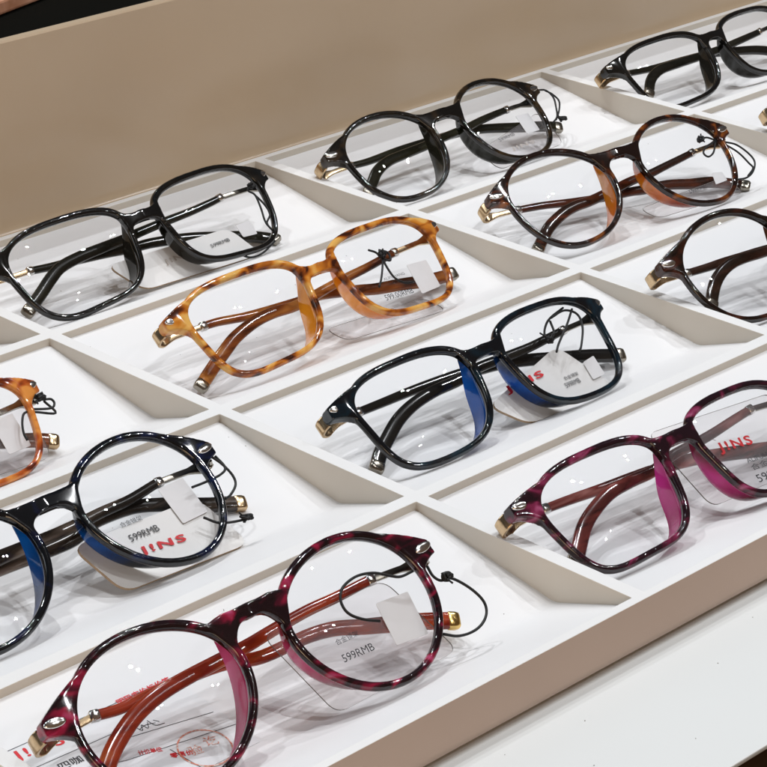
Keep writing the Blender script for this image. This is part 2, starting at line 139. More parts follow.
def clear(name, tint, body=0.0, bodycol=(.8, .8, .8), rough=.0, ior=1.5):
    """thin clear sheet: see-through + Fresnel gloss (+ a little milky body)"""
    m = bpy.data.materials.new(name); m.use_nodes = True; nt = m.node_tree
    nt.nodes.clear(); N = nt.nodes.new; L = nt.links.new
    out = N('ShaderNodeOutputMaterial'); tr = N('ShaderNodeBsdfTransparent'); tr.inputs[0].default_value = (*tint, 1)
    gl = N('ShaderNodeBsdfGlossy'); gl.inputs['Roughness'].default_value = rough
    ge = N('ShaderNodeNewGeometry'); vm = N('ShaderNodeVectorMath'); vm.operation = 'DOT_PRODUCT'
    L(ge.outputs['Normal'], vm.inputs[0]); L(ge.outputs['Incoming'], vm.inputs[1])
    def mth(op, a, b=None):
        n = N('ShaderNodeMath'); n.operation = op
        for k, v in ((0, a), (1, b)):
            if v is None: continue
            if isinstance(v, (int, float)): n.inputs[k].default_value = v
            else: L(v, n.inputs[k])
        return n.outputs[0]
    f0 = ((ior-1)/(ior+1))**2
    fz_ = mth('ADD', mth('MULTIPLY', mth('POWER', mth('SUBTRACT', 1.0, mth('ABSOLUTE', vm.outputs['Value'])), 5.0), 1-f0), f0)
    mx = N('ShaderNodeMixShader')
    L(fz_, mx.inputs[0])
    if body > 0:
        df = N('ShaderNodeBsdfDiffuse'); df.inputs[0].default_value = (*bodycol, 1)
        m2 = N('ShaderNodeMixShader'); m2.inputs[0].default_value = body
        L(tr.outputs[0], m2.inputs[1]); L(df.outputs[0], m2.inputs[2]); L(m2.outputs[0], mx.inputs[1])
    else: L(tr.outputs[0], mx.inputs[1])
    L(gl.outputs[0], mx.inputs[2]); L(mx.outputs[0], out.inputs[0]); return m
def metal(name, col, rough=.18):
    m = mottled(name, [(.3, tuple(c*.75 for c in col)), (.7, col)], scale=400, rough=rough, metal=1); return m
M_white = painted('tray_white', (.80, .80, .80), .45, .015, 25, .08)
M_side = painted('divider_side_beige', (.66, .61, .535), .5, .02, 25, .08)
M_floor = painted('compartment_white', (.82, .82, .83), .42, .012, 30, .05)
M_panel = painted('backboard_beige', (.50, .385, .265), .25, .03, 12, .06, .6)
M_front = painted('front_beige', (.50, .39, .325), .5, .03, 20, .08)
M_counter = painted('counter_white', (.74, .76, .76), .4, .02, 8, .04)
M_dark = painted('dark_counter', (.004, .004, .003), .85, .1, 10, 0, .05)
M_copper = mottled('copper_trim', [(.35, (.50, .22, .12)), (.7, (.75, .40, .26))], 60, rough=.35)
M_brown = mottled('brown_wood', [(.3, (.13, .04, .015)), (.7, (.22, .08, .03))], 8, (1, 12, 1), rough=.4)
M_ground = mottled('brown_floor', [(.3, (.035, .017, .007)), (.7, (.06, .03, .012))], 20, rough=.5)
M_lens = clear('clear_lens', (.985, .988, .992), ior=1.32)
M_gold = metal('pale_gold_metal', (.66, .48, .29), .2)
M_gold2 = metal('bright_gold_metal', (.9, .62, .22), .2)
M_pewter = metal('pewter_metal', (.36, .33, .28), .22)
M_chrome = metal('chrome_metal', (.85, .83, .80), .12)
M_ccard = clear('clear_plastic', (.985, .978, .98), body=.06, bodycol=(.9, .86, .88), rough=.04, ior=1.22)
M_cedge = painted('plastic_edge', (.16, .14, .12), .3, .05)
M_wcard = painted('white_card', (.80, .79, .78), .35, .02, 80)
M_wedge = painted('card_edge_tan', (.42, .30, .19), .5, .05, 200)
M_stick = painted('white_sticker', (.80, .79, .80), .5, .03, 200)
M_ink = painted('black_ink', (.03, .03, .035), .5, .05)
M_red = painted('red_ink', (.70, .02, .03), .5, .05)
M_pale = painted('pale_ink', (.55, .50, .47), .5, .05)
M_stamp = mottled('stamp_ink', [(.40, (.78, .62, .55)), (.55, (.72, .20, .12))], 900, rough=.6, detail=4)
M_cord = painted('black_elastic', (.012, .012, .013), .45, .1, 3000)
M_paper = painted('form_paper', (.80, .81, .83), .6, .01, 60)
K = (.006, .005, .005)
PAL = {
 'black': dict(fr=[(.5, (.004, .004, .004)), (.8, (.010, .008, .006))], pad=[(.4, (.006, .006, .005)), (.8, (.016, .016, .012))], tm=[(.4, (.006, .006, .004)), (.8, (.022, .02, .012))], pt=0, tt=0),
 'olive': dict(fr=[(.5, (.005, .004, .003)), (.72, (.035, .02, .008))], pad=[(.4, (.006, .007, .004)), (.8, (.02, .02, .01))], tm=[(.4, (.008, .008, .004)), (.8, (.03, .028, .014))], pt=0, tt=0),
 'blue': dict(fr=[(.48, (.003, .004, .006)), (.75, (.004, .018, .030))], pad=[(.38, (.001, .010, .035)), (.50, (.0, .045, .22)), (.64, (.005, .13, .62))], tm=[(.4, (.006, .006, .006)), (.8, (.02, .018, .014))], pt=.12, tt=0),
 'navy': dict(fr=[(.56, (.003, .004, .006)), (.68, (.004, .008, .035)), (.8, (.01, .03, .09))], pad=[(.38, (.001, .008, .02)), (.50, (.0, .03, .13)), (.64, (.0, .11, .48))], tm=[(.40, (.012, .009, .007)), (.55, (.05, .035, .025)), (.72, (.20, .15, .12))], pt=.12, tt=.15),
 'tort': dict(fr=[(.33, (.045, .010, .003)), (.42, (.26, .060, .008)), (.52, (.58, .20, .022)), (.66, (.74, .42, .11))], pad=[(.3, (.62, .12, .004)), (.6, (.95, .36, .012)), (.8, (.45, .07, .005))], tm=[(.36, (.05, .012, .004)), (.50, (.24, .06, .012)), (.7, (.50, .20, .05))], pt=.12, tt=.15),
 'brown': dict(fr=[(.52, (.010, .004, .003)), (.62, (.06, .015, .005)), (.74, (.28, .08, .010))], pad=[(.35, (.30, .035, .004)), (.52, (.65, .15, .01)), (.70, (.88, .38, .02))], tm=[(.42, (.02, .008, .005)), (.62, (.10, .025, .012))], pt=.12, tt=.05),
 'darkbrown': dict(fr=[(.48, (.008, .004, .003)), (.72, (.06, .014, .007))], pad=[(.4, (.05, .02, .01)), (.8, (.2, .06, .03))], tm=[(.42, (.016, .008, .005)), (.72, (.07, .025, .015))], pt=.12, tt=.05),
 'crimson': dict(fr=[(.47, (.010, .003, .005)), (.57, (.07, .005, .016)), (.66, (.27, .010, .040)), (.78, (.42, .07, .17))], pad=[(.38, (.16, .010, .03)), (.52, (.42, .03, .12)), (.66, (.68, .11, .30))], tm=[(.35, (.20, .014, .008)), (.6, (.48, .06, .018)), (.8, (.66, .20, .06))], pt=.12, tt=.25),
 'magenta': dict(fr=[(.46, (.014, .004, .008)), (.57, (.060, .007, .020)), (.66, (.19, .02, .065)), (.78, (.46, .12, .25))], pad=[(.38, (.16, .012, .04)), (.52, (.45, .03, .18)), (.66, (.80, .05, .42))], tm=[(.38, (.05, .012, .012)), (.55, (.20, .04, .035)), (.72, (.50, .22, .20))], pt=.12, tt=.2),
 'amber': dict(fr=[(.36, (.10, .015, .004)), (.50, (.42, .08, .014)), (.66, (.72, .28, .06))], pad=[(.3, (.55, .10, .01)), (.7, (.85, .28, .02))], tm=[(.36, (.05, .015, .006)), (.6, (.22, .07, .03))], pt=.4, tt=.1),
}
for k, p in PAL.items():
    p['FR'] = mottled('acetate_'+k, p['fr'], 120 if k in ('crimson', 'tort', 'magenta') else 95, (1, 1.6, 1), .07, 0, 1.5, .9, coat=.3)
    p['PAD'] = mottled('pad_'+k, p['pad'], 45, (1, 1, 1), .10, p['pt'], 1, .3)
    p['TM'] = mottled('temple_'+k, p['tm'], 110, (.35, 1.6, 1), .12, p['tt'], 2, .6)
# ------------------------------------------------------------------ glasses
RW, RY = 420., 250.
def surf(x, y): return -x*x/(2*RW)-y*y/(2*RY)
def lens_pt(q, th, s=1, off=0.0, z=0.0):
    cx, a, b, nt, nb, t, sh, k1, k2, k4 = q[:10]
    c, si = math.cos(th), math.sin(th)
    w = .5+.5*math.tanh(3*si); n = nt*w+nb*(1-w)
    r = (abs(c)**n+abs(si)**n)**(-1/n); u, v = r*c, r*si
    x = cx+a*u*(1+t*v)+k2*(v*v-.5)+off*c
    y = b*v*(1+sh*u)+k1*(u*u-.5)+k4*u**3+off*si
    return Vector((s*x, y, surf(x, y)+z))
def blade(path, w0, w1, t, z_up=Vector((0, 0, 1)), e=3.2):
    n = len(path)
    def pf(i, s):
        w = w0+(w1-w0)*min(1, s*1.25)**1.2
        if s > .97: w *= .93
        return superell(w, t*(1+.35*s), e, 16)
    return sweep(path, pf, z_up)
def build_glasses(key, d, pal, label, group, rim=2.4, thick=3.1, bridge=(9.5, 3.6), tipmat=None, tw=(2.9, 5.0), tl_style=None):
    P = PAL[pal]; q = d['q']; E = d['E']
    R = Matrix([list(r) for r in d['R']]); T = Vector(d['T'])*S
    # orthonormalise
    qn = R.to_quaternion().normalized()
    Mx = Matrix.Translation(T) @ qn.to_matrix().to_4x4()
    root = thing('eyeglasses', label, 'eyeglasses', Mx, group)
    parts = []
    NT = 96
    for s in (1, -1):
        path = [lens_pt(q, 2*math.pi*i/NT, s) for i in range(NT)]
        if s < 0: path.reverse()
        def pf(i, u, s=s):
            th = 2*math.pi*i/NT if s > 0 else -2*math.pi*(i+1)/NT
            top = max(0, math.sin(th)); nas = max(0, -math.cos(th))
            w = rim*(1+.12*top+.18*nas*max(0, .3+math.sin(th)))
            return superell(w, thick*(1+.10*top), 3.0, 12)
        parts.append(sweep(path, pf, closed=True))
        # end piece: curved wedge from the rim's outer shoulder to the hinge corner
        A = lens_pt(q, math.radians(58)); B = lens_pt(q, math.radians(2)); A2 = lens_pt(q, math.radians(34)); 
        ex, ey, ez = E
        n, m = 10, 6
        tip_t = Vector((ex-.3, ey+.9, ez+1.2)); tip_b = Vector((ex-.2, ey-3.3, ez+1.0))
        c_t = Vector((A.x*.5+ex*.5, A.y*.62+(ey+1.4)*.38+.4, surf(ex*.9, ey)*.8))
        c_b = Vector((B.x+1.6, ey-4.8, surf(B.x+3, 0)))
        def bez(a, c, b, t): return a*(1-t)**2+c*2*t*(1-t)+b*t*t
        V, F = [], []
        for i in range(n+1):
            t = i/n
            pa, pb = bez(A, c_t, tip_t, t), bez(B, c_b, tip_b, t)
            row = []
            for j in range(m+1):
                w = j/m
                arc = lens_pt(q, math.radians(2+56*w))
                p = pb.lerp(pa, w)+(arc-B.lerp(A, w))*(1-t)**1.5
                row.append(p)
            hz = thick/2*(1+.12*t)
            for p in row: V.append(Vector((s*p.x, p.y, p.z+hz)))
            for p in reversed(row): V.append(Vector((s*p.x, p.y, p.z-hz-1.0*t)))
        M2 = 2*(m+1)
        for i in range(n):
            for k in range(M2):
                k2 = (k+1) % M2
                F.append((i*M2+k, i*M2+k2, i*M2+M2+k2, i*M2+M2+k))
        for k in range(m):
            F.append((k, k+1, M2-2-k, M2-1-k)); o9 = n*M2
            F.append((o9+k, o9+M2-1-k, o9+M2-2-k, o9+k+1))
        parts.append((V, F))
        # the corner turns back to the hinge
        pth = [Vector((s*(ex-1.6), ey-1.2, ez+1.6)), Vector((s*(ex-1.3), ey-1.4, ez-1)), Vector((s*(ex-1.5), ey-1.6, ez-3.5))]
        parts.append(sweep(catmull(pth, 4), lambda i, u: superell(2.6, 3.9, 3, 12), up=Vector((0, 1, 0))))
    # bridge
    by, bw = bridge
    rt = lens_pt(q, math.radians(138)); rb = lens_pt(q, math.radians(172))
    yt, yb = by+bw/2, by-bw/2
    topc = catmull([Vector((rt.x, rt.y, 0)), Vector((rt.x*.62, max(yt+.1, (rt.y+yt)/2-1.0), 0)), Vector((rt.x*.30, yt-.05, 0)), Vector((0, yt+.05, 0))], 5)
    botc = catmull([Vector((rb.x+.2, rb.y-1.2, 0)), Vector((rb.x*.80, (rb.y+yb)/2+.5, 0)), Vector((rb.x*.45, yb-.25, 0)), Vector((0, yb, 0))], 5)
    topc = topc+[Vector((-p.x, p.y, 0)) for p in reversed(topc[:-1])]; botc = botc+[Vector((-p.x, p.y, 0)) for p in reversed(botc[:-1])]
    V, F = [], []
    nb_ = len(topc)
    for i in range(nb_):
        k = 1-abs(2*i/(nb_-1)-1); hz = thick*.5*(.92+.12*k); zc = .75*k**.7
        for p, z in ((topc[i], 1), (botc[i], 1), (botc[i], -1), (topc[i], -1)):
            V.append(Vector((p.x, p.y, zc+z*hz)))
    for i in range(nb_-1):
        for k in range(4):
            k2 = (k+1) % 4; F.append((i*4+k, i*4+k2, i*4+4+k2, i*4+4+k))
    F.append((0, 1, 2, 3)); F.append(tuple((nb_-1)*4+k for k in (3, 2, 1, 0)))
    parts.append((V, F))
    V, F = [], []
    # voxel-union all of them into one moulded frame
    bm = bmesh.new()
    for v, f in parts:
        vs = [bm.verts.new(p*S) for p in v]
        for q4 in f:
            try: bm.faces.new([vs[k] for k in q4])
            except ValueError: pass
    bmesh.ops.recalc_face_normals(bm, faces=bm.faces)
    me = bpy.data.meshes.new('frame'); bm.to_mesh(me); bm.free()
    tmp = bpy.data.objects.new('frame_tmp', me); C.objects.link(tmp)
    md = tmp.modifiers.new('r', 'REMESH'); md.mode = 'VOXEL'; md.voxel_size = .00036; md.use_smooth_shade = True
    sm = tmp.modifiers.new('s', 'SMOOTH'); sm.factor = .5; sm.iterations = 9
    dg = bpy.context.evaluated_depsgraph_get()
    me2 = bpy.data.meshes.new_from_object(tmp.evaluated_get(dg)); me2.name = 'frame'
    bpy.data.objects.remove(tmp); me2.materials.clear(); me2.materials.append(P['FR'])
    for p in me2.polygons: p.use_smooth = True
    fr = bpy.data.objects.new('frame', me2); C.objects.link(fr); fr.parent = root
    # lenses
    for s in (1, -1):
        NR, NA = 10, 72
        V, F = [], []
        for side, (z0, bul) in enumerate(((.55, 2.5), (-.75, 2.1))):
            base = len(V)
            ctr = Vector((s*q[0], 0, surf(q[0], 0)*1.0+z0+bul-0.9))
            V.append(ctr)
            for r in range(1, NR+1):
                u = r/NR
                for a in range(NA):
                    th = 2*math.pi*a/NA; b = lens_pt(q, th, 1, -.7)
                    x = q[0]+(b.x-q[0])*u; y = b.y*u
                    V.append(Vector((s*x, y, surf(x, y)+z0+bul*(1-u*u)-.9*(1-u**2))))
            for a in range(NA):
                f = (base, base+1+a, base+1+(a+1) % NA); F.append(f if side == 0 else f[::-1])
            for r in range(NR-1):
                for a in range(NA):
                    o0 = base+1+r*NA; o1 = o0+NA; a2 = (a+1) % NA
                    f = (o0+a, o1+a, o1+a2, o0+a2); F.append(f if side == 0 else f[::-1])
        o1 = 1+(NR-1)*NA; o2 = (1+NR*NA)+1+(NR-1)*NA
        for a in range(NA): F.append((o1+a, o2+a, o2+(a+1) % NA, o1+(a+1) % NA))
        o = mesh_obj('lens', V, F, M_lens, root); fix_normals(o); auto_smooth(o, 50)
    # nose pads: wings moulded behind the nasal side of each rim
    for s in (1, -1):
        V, F = [], []; n = 26; m = 7
        a0, a1 = math.radians(148), math.radians(262)
        for i in range(n+1):
            u = i/n; th = a0+(a1-a0)*u
            b = lens_pt(q, th); d2 = Vector((math.cos(th), math.sin(th), 0))
            h = math.sin(math.pi*u**.92)**.8
            for j in range(m+1):
                w = j/m
                p = b+d2*(-.3-1.0*h*w**1.2)+Vector((0, 0, -thick*.3-8.0*h*w))
                nrm = Vector((d2.x*.9, d2.y*.9, .45)).normalized()
                tk = 1.25*math.sqrt(max(.02, 1-.97*w**2.2))*(.25+.75*h)
                V.append(Vector((s*(p+nrm*tk*.5).x, (p+nrm*tk*.5).y, (p+nrm*tk*.5).z)))
                V.append(Vector((s*(p-nrm*tk*.5).x, (p-nrm*tk*.5).y, (p-nrm*tk*.5).z)))
        st = 2*(m+1)
        for i in range(n):
            for j in range(m):
                A0 = i*st+2*j; B0 = A0+st
                F.append((A0, A0+2, B0+2, B0)); F.append((A0+1, B0+1, B0+3, A0+3))
            F.append((i*st, i*st+st, i*st+st+1, i*st+1)); k = 2*m
            F.append((i*st+k, i*st+k+1, i*st+st+k+1, i*st+st+k))
        for i in (0, n):
            for j in range(m): F.append((i*st+2*j, i*st+2*j+1, i*st+2*j+3, i*st+2*j+2))
        o = mesh_obj('nose_pad', V, F, P['PAD'], root); fix_normals(o); auto_smooth(o, 60)
    # temples
    ex, ey, ez = E
    for s, kk in ((-1, 'TL'), (1, 'TR')):
        pts = [Vector(p) for p in d[kk]]
        shank_end = 47.0
        st = pts[0]
        body_pts = [p for p in pts if s*p.x < shank_end-1]
        # start of the plastic sleeve
        pre = [p for p in pts if s*p.x >= shank_end-1]
        if pre:
            p0, p1 = pre[-1], body_pts[0]; t = (s*p0.x-shank_end)/max(1e-6, (s*p0.x-s*p1.x)); start = p0.lerp(p1, max(0, min(1, t)))
        else: start = pts[0]; body_pts = body_pts[1:]
        path = catmull([start]+body_pts, 5)
        v, f = blade(path, tw[0], tw[1], 2.2)
        tm = mesh_obj('temple', v, f, P['TM'], root); fix_normals(tm); auto_smooth(tm, 50)
        # metal cap at the tip
        a, b = path[-2], path[-1]; dr = (b-a).normalized()
        cp = [b-dr*2.9, b-dr*2.4, b-dr*.5, b+dr*.5, b+dr*.9]
        ws = [tw[1]*.9+.2, tw[1]+.25, tw[1]+.25, tw[1]-.2, tw[1]-1.1]; hs = [2.9, 3.3, 3.3, 2.9, 2.1]
        v, f = sweep(cp, lambda i, u: superell(ws[i], hs[i], 4, 20))
        cap = mesh_obj('tip_cap', v, f, tipmat or M_pewter, tm); fix_normals(cap); auto_smooth(cap, 35)
        # metal shank from the hinge along to the sleeve, with a flared head round the corner
        zt = start.z
        hp = [Vector((s*(ex-.9), ey-1.6, ez-1.8)), Vector((s*(ex+.15), ey-2.0, ez-4.0)), Vector((s*(ex-.2), ey-2.5, min(zt, ez-5.5)+.6)),
              Vector((s*(ex-2.6), ey-2.9, zt-.5)), Vector((s*(ex-6), (ey-2.9)*.75+start.y*.25, zt-.3)), Vector((s*(ex-11), (ey-2.9)*.45+start.y*.55, zt)), start, start.lerp(path[3], .8)]
        pp = catmull(hp, 5); N = len(pp)
        # frame vectors: side = tangent x up ; use local y as 'up' so the strap stands on edge round the corner
        def pf(i, u):
            w = 4.5 if u < .45 else 4.5-(u-.45)/.2*2.5 if u < .65 else 2.0
            return superell(1.3, w, 7, 24)
        v, f = sweep(pp, pf, up=Vector((0, 1, 0)))
        hg = mesh_obj('hinge_arm', v, f, M_gold if (s < 0 or pal in ('tort', 'brown')) else M_pewter, tm); fix_normals(hg); auto_smooth(hg, 40)
        # collar where metal meets plastic
        dd = (path[1]-path[0]).normalized()
        cpth = [start-dd*1.6, start-dd*1.2, start+dd*.8, start+dd*1.1]
        cw = [2.6, 3.4, 3.4, 2.9]
        v, f = sweep(cpth, lambda i, u: superell(cw[i], cw[i]*.85, 3, 12)); o = mesh_obj('collar', v, f, M_chrome, tm); fix_normals(o)
        # decorative rivet on the front corner
        V, F = [], []; nn = 16
        cx_, cy_, cz_ = s*(ex-3.6), ey-.7, surf(ex-3.6, ey)*1.0+thick*.5
        slope = (ez+1.2-surf(q[0]+20, 6))/(ex-q[0]-20)
        for r, h in ((1.0, -.9), (1.0, .55), (.8, .85), (.35, 1.0)):
            for k in range(nn):
                a = 2*math.pi*k/nn
                dx, dy = math.cos(a)*3.1*r, math.sin(a)*1.4*r
                V.append(Vector((cx_+dx, cy_+dy+s*dx*.12, ez+1.2+thick/2*1.15+(-slope)*(3.6-s*dx)*.55+h*.55)))
        for r in range(3):
            for k in range(nn): F.append((r*nn+k, r*nn+(k+1) % nn, (r+1)*nn+(k+1) % nn, (r+1)*nn+k))
        F.append(tuple(3*nn+k for k in range(nn)))
        o = mesh_obj('rivet', V, F, M_chrome, root); fix_normals(o)
    return root
# ------------------------------------------------------------------ writing
def text_mesh(s, bold=0.0, sp=1.0):
    cu = bpy.data.curves.new('t', 'FONT'); cu.body = s; cu.size = 1; cu.offset = bold; cu.resolution_u = 3; cu.space_character = sp
    o = bpy.data.objects.new('t', cu); C.objects.link(o)
    me = bpy.data.meshes.new_from_object(o.evaluated_get(bpy.context.evaluated_depsgraph_get()))
    bpy.data.objects.remove(o); bpy.data.curves.remove(cu)
    return me
def place_text(s, A, B, up, nrm, lift, mat, parent, name='lettering', bold=0.0, squash=1.0, width=True, h=None):
    """text with its baseline from A to B (mm), lying in the plane spanned by AB and up"""
    me = text_mesh(s, bold, 1.22 if s == 'J!NS' else 1.0)
    xs = [v.co.x for v in me.vertices]; ys = [v.co.y for v in me.vertices]
    x0, x1, y0 = min(xs), max(xs), min(ys)
    A, B = Vector(A), Vector(B); u = B-A; Lw = u.length; u.normalize()
    n = Vector(nrm).normalized(); v = n.cross(u).normalized()
    k = Lw/(x1-x0); kv = k*squash
    if h: kv = h/(max(ys)-y0)
    for w in me.vertices:
        p = A+u*((w.co.x-x0)*k)+v*((w.co.y-y0)*kv)+n*lift
        w.co = p*S
    me.materials.clear(); me.materials.append(mat)
    o = bpy.data.objects.new(name, me); C.objects.link(o)
    if parent: o.parent = parent
    return o
def tube(name, pts, r, mat, parent, n=5, seg=8):
    p = catmull(pts, n)
    v, f = sweep(p, lambda i, u: [(r*math.cos(2*math.pi*k/seg), r*math.sin(2*math.pi*k/seg)) for k in range(seg)], up=Vector((.13, .21, .97)))
    return v, f
def rounded_quad(Q, rad, n=6):
    out = []
    for i in range(4):
        p, a, b = Q[i], Q[i-1], Q[(i+1) % 4]
        da = (a-p); db = (b-p); r = min(rad, da.length*.45, db.length*.45)
        a1 = p+da.normalized()*r; b1 = p+db.normalized()*r
        for k in range(n+1):
            t = k/n; out.append(a1*(1-t)**2+p*2*t*(1-t)+b1*t*t)
    return out
def slab(poly, n, t, z0=0):
    m = len(poly); V = [p+n*(z0+t/2) for p in poly]+[p+n*(z0-t/2) for p in poly]
    F = [tuple(range(m)), tuple(range(2*m-1, m-1, -1))]+[(k, k+m, (k+1) % m+m, (k+1) % m) for k in range(m)]
    return V, F, [0, 0]+[1]*m
def build_tag(d, label, cordonly=False):
    R = Matrix([list(r) for r in d['R']]).to_quaternion().normalized()
    Mx = Matrix.Translation(Vector(d['T'])*S) @ R.to_matrix().to_4x4()
    c = d['card']
    root = thing('price_tag', label, 'price tag', Mx, 'price tags tied to the eyeglasses')
    Q = [Vector(p) for p in c['c']]
    n = (Q[2]-Q[0]).cross(Q[3]-Q[1]).normalized()
    if n.z < 0: n = -n
    poly = rounded_quad(Q, 5 if c['kind'] == 'white' else 4)
    if c['kind'] == 'white': v, f, fm = slab(poly, n, 1.1, -.5); ms = [M_wcard, M_wedge]
    else: v, f, fm = slab(poly, n, .45); ms = [M_ccard, M_cedge]
    o = mesh_obj('card', v, f, None, root, smooth=False, mats=ms, fmat=fm); fix_normals(o)
    if c['st']:
        v, f, fm = slab(rounded_quad([Vector(p) for p in c['st']], .6, 3), n, .15, .2 if c['kind'] == 'white' else .36)
        fix_normals(mesh_obj('sticker', v, f, M_stick, root, smooth=False))
    for k, (s, (A, B), h, col) in enumerate(c['t']):
        mt = {'ink': M_ink, 'red': M_red, 'pale': M_pale}[col]
        s2 = 'J!NS' if s == 'JINS' else s
        place_text(s2, A, B, None, n, (.09 if c['kind'] == 'white' else .26)+.01*k, mt, root, bold=.028 if s == 'JINS' else 0, h=h)
    if 'cord' in d:
        parts = [tube('cord', pts, .42, M_cord, root) for pts in d['cord']]
        kn = Vector(d['knot']); rnd = random.Random(len(label))
        for j in range(5):
            pp = [kn+Vector((rnd.uniform(-1.6, 1.6), rnd.uniform(-1.3, 1.3), rnd.uniform(-.4, 1.2))) for _ in range(4)]
            parts.append(tube('k', pp, .5, M_cord, root, 4))
        for j in range(3):
            dr = Vector((rnd.uniform(-1, .6), rnd.uniform(-.6, 1), rnd.uniform(0, .5)))
            parts.append(tube('k', [kn, kn+dr*1.8, kn+dr*3.4+Vector((rnd.uniform(-.8, .8), rnd.uniform(-.8, .8), 0))], .3, M_cord, root, 3))
        v, f = merge(parts); mesh_obj('cord', v, f, M_cord, root)
    return root
SPEC = [
 ('red_round', 'crimson', 'round mottled crimson eyeglasses with red temples lying over the printed form', dict(tipmat=M_gold2, bridge=(12.9, 4.2), rim=2.5)),
 ('magenta_rect', 'magenta', 'rectangular wine and magenta eyeglasses with bright pink nose pads in the front row', dict(bridge=(10.9, 4.4))),
 ('blue_rect', 'blue', 'rectangular black eyeglasses with bright blue nose pads, tied with several black cord loops', dict(bridge=(8.9, 4.2))),
 ('blue_round', 'navy', 'round black and navy eyeglasses with blue nose pads, behind the crimson pair at left edge', dict(tipmat=M_gold, bridge=(10.8, 4.6), rim=2.6)),
 ('dark_round', 'darkbrown', 'round dark brown eyeglasses cut off by the right edge, behind the magenta pair', dict(bridge=(11, 3.6))),
 ('tort_rect', 'tort', 'rectangular amber tortoiseshell eyeglasses with orange nose pads, whole and in full view', dict(bridge=(8.8, 3.9))),
 ('brown_round', 'brown', 'round dark tortoiseshell eyeglasses with amber nose pads, right of the rectangular amber pair', dict(bridge=(10.4, 4.2))),
 ('orange_rect', 'amber', 'orange tortoiseshell eyeglasses of which only the right end shows at the left edge', dict(bridge=(8.8, 3.9), tipmat=M_gold)),
 ('edge_round', 'darkbrown', 'eyeglasses at the right edge with only a pale gold hinge corner showing', dict(bridge=(11, 3.4))),
 ('black_rect', 'black', 'large rectangular glossy black eyeglasses in the rear left compartment by the beige backboard', dict(bridge=(9.0, 4.4))),
 ('olive_round', 'olive', 'round black eyeglasses with olive temples in the rear row between two rectangular black pairs', dict(bridge=(10.4, 4.6))),
 ('black_slim', 'black', 'slim rectangular black eyeglasses in the rear right corner, cut off by the edge', dict(bridge=(9.2, 3.8))),
]
TAGL = {
 'red_round': 'clear plastic price tag reading 599RMB under the right lens of the crimson round eyeglasses',
 'blue_round': 'white price tag with red lettering and tan edge under the navy round eyeglasses',
 'tort_rect': 'clear price tag reading 599.00RMB under the right lens of the amber tortoiseshell eyeglasses',
 'blue_rect': 'white price tag half hidden under the black eyeglasses with bright blue nose pads',
 'magenta_rect': 'large clear price tag with red lettering under the magenta rectangular eyeglasses',
 'black_rect': 'white price tag with pale lettering under the large black rectangular eyeglasses in the rear left',
 'olive_round': 'price tag with faded red print under the round black eyeglasses in the rear row',
 'brown_round': 'clear price tag with looped black cords at the round dark tortoiseshell eyeglasses',
 'orange_rect': 'price tag with large grey sticker under the orange eyeglasses at the left edge',
}
for key, pal, label, kw in SPEC:
    build_glasses(key, DATA[key], pal, label, 'eyeglasses laid out in the tray compartments', **kw)
    if 'card' in DATA[key]: build_tag(DATA[key], TAGL[key])
# ------------------------------------------------------------------ the tray
W, D, TH = 180.0, 92.208, 5.383
tray = thing('display_tray', 'white display tray divided into sloping compartments with beige front and tall backboard', 'display tray', Matrix.Translation((0, 0, -15*S)))
c0, c1 = -2, 6
def rel(V): return [Vector((v[0], v[1], v[2]+15)) for v in V]
xs = [c0*W-TH/2]; 
for c in range(c0, c1): xs += [c*W+TH/2, (c+1)*W-TH/2]
xs.append(c1*W+TH/2)
ys = [2.5]
for r in range(4): ys += [-(r*D+TH/2), -((r+1)*D-TH/2)]
ys.append(-369.3)
V, F, idx = [], [], {}
def vid(i, j, z):
    if (i, j, z) not in idx: idx[(i, j, z)] = len(V); V.append(Vector((xs[i], ys[j], z)))
    return idx[(i, j, z)]
def hole(i, j): return 0 <= i < len(xs)-1 and 0 <= j < len(ys)-1 and i % 2 == 1 and j % 2 == 1
ZB = -14.9
def solid(i, j): return 0 <= i < len(xs)-1 and 0 <= j < len(ys)-1 and not hole(i, j)
for i in range(len(xs)-1):
    for j in range(len(ys)-1):
        if hole(i, j): continue
        a, b, c_, d_ = (i, j), (i+1, j), (i+1, j+1), (i, j+1)
        F.append((vid(*d_, 0), vid(*c_, 0), vid(*b, 0), vid(*a, 0)))
        for (p, q_), nb in (((a, b), (i, j-1)), ((b, c_), (i+1, j)), ((c_, d_), (i, j+1)), ((d_, a), (i-1, j))):
            if not solid(*nb): F.append((vid(*p, 0), vid(*q_, 0), vid(*q_, ZB), vid(*p, ZB)))
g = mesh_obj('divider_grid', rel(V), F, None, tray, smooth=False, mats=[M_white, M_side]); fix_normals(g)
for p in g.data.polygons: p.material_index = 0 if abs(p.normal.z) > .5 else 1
bv = g.modifiers.new('b', 'BEVEL'); bv.width = .00028; bv.segments = 2; bv.limit_method = 'ANGLE'; bv.angle_limit = math.radians(60)
